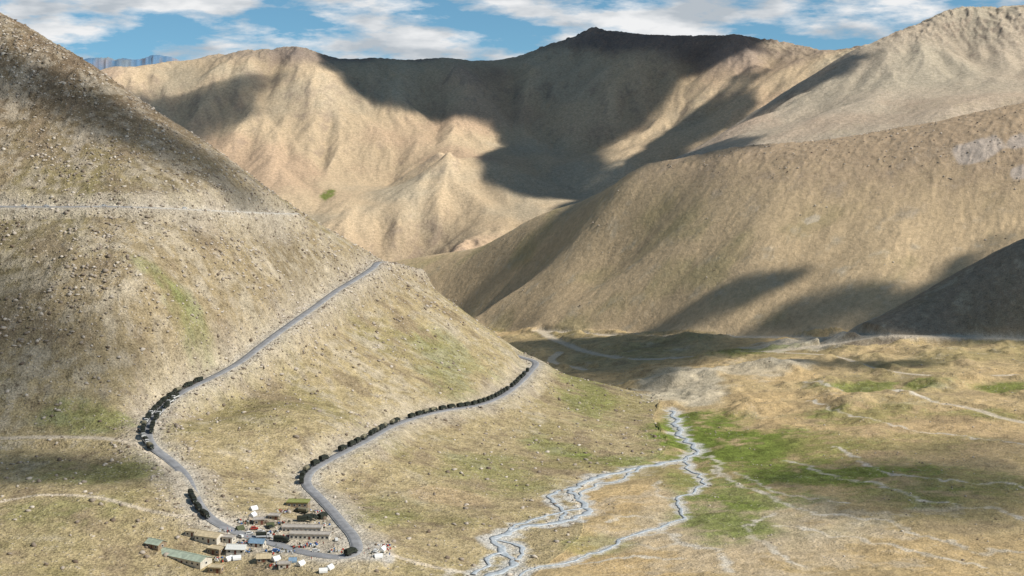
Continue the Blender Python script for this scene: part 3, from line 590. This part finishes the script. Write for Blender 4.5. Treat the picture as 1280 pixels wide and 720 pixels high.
def cloud(poly,soft,amp,dens=.8,n=110):  # unseen, above the frame; outline shaped to cast the given ground shadow
    global cidx; cidx+=1
    alt=1500+cidx*35; P_=[]
    for q in poly:
        h=hit(H,*q) if len(q)==2 else W(*q); k=(alt-h[2])/S[2]; P_.append((h[0]+S[0]*k,h[1]+S[1]*k))
    P_=np.array(P_); m=soft+amp; x=np.linspace(P_[:,0].min()-m,P_[:,0].max()+m,n); y=np.linspace(P_[:,1].min()-m,P_[:,1].max()+m,n); gx_,gy_=np.meshgrid(x,y)
    d=np.full(gx_.shape,1e9); ins=np.zeros(gx_.shape,bool)
    for i in range(len(P_)):
        a=P_[i]; b_=P_[(i+1)%len(P_)]; e=b_-a; wx=gx_-a[0]; wy=gy_-a[1]; t=np.clip((wx*e[0]+wy*e[1])/(e@e+1e-9),0,1); d=np.minimum(d,np.hypot(wx-e[0]*t,wy-e[1]*t))
        c=((a[1]>gy_)!=(b_[1]>gy_))&(gx_<(b_[0]-a[0])*(gy_-a[1])/((b_[1]-a[1]) if abs(b_[1]-a[1])>1e-9 else 1e-9)+a[0]); ins^=c
    sd=np.where(ins,-d,d)+amp*fbm(gx_/(amp*3.5),gy_/(amp*3.5),5,200+cidx)*1.3
    q=1-sstep(-soft,soft,sd); q[0]=q[-1]=0; q[:,0]=q[:,-1]=0
    th=60*np.sqrt(q)*(1+.4*fbm(gx_/120,gy_/120,4,9))
    me=bpy.data.meshes.new('cloud'); idx=np.arange(n*n).reshape(n,n); qa=np.stack([idx[:-1,:-1],idx[:-1,1:],idx[1:,1:],idx[1:,:-1]],-1).reshape(-1,4)
    keep=q.ravel()[qa].max(1)>.004; qa=qa[keep]; co=np.concatenate([np.stack([gx_,gy_,alt+th],-1).reshape(-1,3),np.stack([gx_,gy_,alt-th*.2-.5],-1).reshape(-1,3)]); qq=np.concatenate([qa,qa[:,::-1]+n*n])
    me.vertices.add(len(co)); me.vertices.foreach_set('co',co.astype(f32).ravel()); me.loops.add(qq.size); me.loops.foreach_set('vertex_index',qq.ravel().astype(np.int32)); me.polygons.add(len(qq)); me.polygons.foreach_set('loop_start',np.arange(0,qq.size,4,dtype=np.int32)); me.update(calc_edges=True)
    at_=me.attributes.new('dens','FLOAT','POINT'); at_.data.foreach_set('value',(np.concatenate([q.ravel(),q.ravel()])*dens).astype(f32)); me.materials.append(mc)
    me.polygons.foreach_set('use_smooth',np.ones(len(qq),bool)); link(bpy.data.objects.new('cloud',me))
cloud([(400,72,6000),(405,84),(440,108),(500,133),(560,150),(610,160),(645,185),(600,203),(615,226),(655,240),(690,248),(722,248),(770,200),(785,160),(835,125),(880,92),(950,66),(945,50,6500),(850,58,6700),(750,42,6800),(700,58,6700),(640,76,6500),(550,74,6300),(470,73,6100)],42,95,1.0)
cloud([(730,246),(790,208),(830,178),(870,150),(905,120),(930,95),(960,85),(930,120),(945,130),(1000,105),(1050,72),(1078,72),(1050,95),(980,128),(920,152),(870,180),(820,212),(760,240)],24,40,1.0)
cloud([(850,195),(900,176),(945,172),(950,184),(900,192)],14,20,.9)
cloud([(170,118),(230,118),(300,92),(350,96),(330,118),(335,145),(290,160),(230,160),(190,135)],60,90,.68)
cloud([(832,412),(870,378),(925,350),(985,333),(1005,345),(975,362),(920,385),(870,409)],11,20,.96)
cloud([(1012,392),(1045,360),(1130,348),(1200,343),(1240,320),(1300,290),(1310,425),(1200,422),(1120,415),(1060,398)],14,28,.93)
cloud([(645,425),(720,420),(830,420),(960,418),(985,430),(900,442),(860,455),(830,475),(790,492),(740,470),(690,450)],16,32,.85)
cloud([(1030,458),(1080,449),(1150,449),(1175,454),(1110,461),(1050,464)],7,10,.8)
cloud([(1100,590),(1170,565),(1300,550),(1300,690),(1200,662),(1120,650),(1080,630)],28,36,.58)
cloud([(-40,50),(40,75),(120,112),(200,160),(290,222),(360,262),(290,250),(200,205),(100,165),(40,130),(-40,115)],14,20,.55)
cloud([(-60,330),(40,345),(120,400),(200,450),(150,480),(110,520),(120,545),(60,548),(-60,548)],34,34,.5)
cloud([(-60,566),(80,564),(170,575),(205,592),(200,608),(120,604),(-60,610)],10,14,.6)
print('clouds',time.time()-T0)

# ------------------------------------------------------------ world
w=bpy.data.worlds.new('World'); SC.world=w; w.use_nodes=True; nt5=w.node_tree; L5=nt5.links.new; bg=nt5.nodes['Background']; bg.inputs['Strength'].default_value=.055
sk=N(nt5,'ShaderNodeTexSky',sky_type='NISHITA'); sk.sun_disc=False; sk.sun_elevation=EL; sk.sun_rotation=math.atan2(SV[0],SV[1]); sk.altitude=3000; sk.dust_density=.3; sk.air_density=1.0; sk.ozone_density=1.5
tg=N(nt5,'ShaderNodeTexCoord'); 
ad=N(nt5,'ShaderNodeVectorMath',operation='ADD'); ad.inputs[1].default_value=(0,0,.10); L5(tg.outputs['Generated'],ad.inputs[0]); nrm=N(nt5,'ShaderNodeVectorMath',operation='NORMALIZE'); L5(ad.outputs[0],nrm.inputs[0]); L5(nrm.outputs[0],sk.inputs['Vector'])
mul=N(nt5,'ShaderNodeVectorMath',operation='MULTIPLY'); mul.inputs[1].default_value=(1.5,2.1,2.0); L5(sk.outputs['Color'],mul.inputs[0])
mp=N(nt5,'ShaderNodeMapping'); mp.inputs['Scale'].default_value=(10,10,36); mp.inputs['Location'].default_value=(1.3,0,.4); L5(tg.outputs['Generated'],mp.inputs['Vector'])
c1=N(nt5,'ShaderNodeTexNoise'); c1.inputs['Scale'].default_value=1.0; c1.inputs['Detail'].default_value=9; c1.inputs['Roughness'].default_value=.58; L5(mp.outputs[0],c1.inputs['Vector'])
mp2=N(nt5,'ShaderNodeMapping'); mp2.inputs['Scale'].default_value=(10,10,36); mp2.inputs['Location'].default_value=(1.15,0,.1); L5(tg.outputs['Generated'],mp2.inputs['Vector'])
c2=N(nt5,'ShaderNodeTexNoise'); c2.inputs['Scale'].default_value=1.8; c2.inputs['Detail'].default_value=8; L5(mp2.outputs[0],c2.inputs['Vector'])
r1=N(nt5,'ShaderNodeValToRGB'); r1.color_ramp.elements[0].position=.45; r1.color_ramp.elements[0].color=(0,0,0,1); r1.color_ramp.elements[1].position=.56; r1.color_ramp.elements[1].color=(1,1,1,1); L5(c1.outputs['Fac'],r1.inputs['Fac'])
r2=N(nt5,'ShaderNodeValToRGB'); r2.color_ramp.elements[0].position=.38; r2.color_ramp.elements[0].color=(8.6,9.5,10.4,1); r2.color_ramp.elements[1].position=.6; r2.color_ramp.elements[1].color=(16,16.1,16.2,1); L5(c2.outputs['Fac'],r2.inputs['Fac'])
sx=N(nt5,'ShaderNodeSeparateXYZ'); L5(tg.outputs['Generated'],sx.inputs[0]); mk=N(nt5,'ShaderNodeMapRange'); L5(sx.outputs['Z'],mk.inputs[0]); mk.inputs[1].default_value=.10; mk.inputs[2].default_value=.3; mk.inputs[3].default_value=1; mk.inputs[4].default_value=.1
mf=N(nt5,'ShaderNodeMath',operation='MULTIPLY'); L5(r1.outputs['Color'],mf.inputs[0]); L5(mk.outputs[0],mf.inputs[1])
mxx=N(nt5,'ShaderNodeMix',data_type='RGBA'); L5(mf.outputs[0],mxx.inputs['Factor']); L5(mul.outputs[0],mxx.inputs[6]); L5(r2.outputs['Color'],mxx.inputs[7]); L5(mxx.outputs[2],bg.inputs['Color'])

# ------------------------------------------------------------ camera
cd=bpy.data.cameras.new('camera'); cd.sensor_width=36; cd.lens=36*F/1280; cd.shift_y=-(360-YH)/1280; cd.clip_start=.5; cd.clip_end=60000
co_=link(bpy.data.objects.new('camera',cd)); co_.location=(0,0,0); co_.rotation_euler=(math.radians(90),0,0); SC.camera=co_
print('done',time.time()-T0,'z under cam',float(samp(H,0,0)))
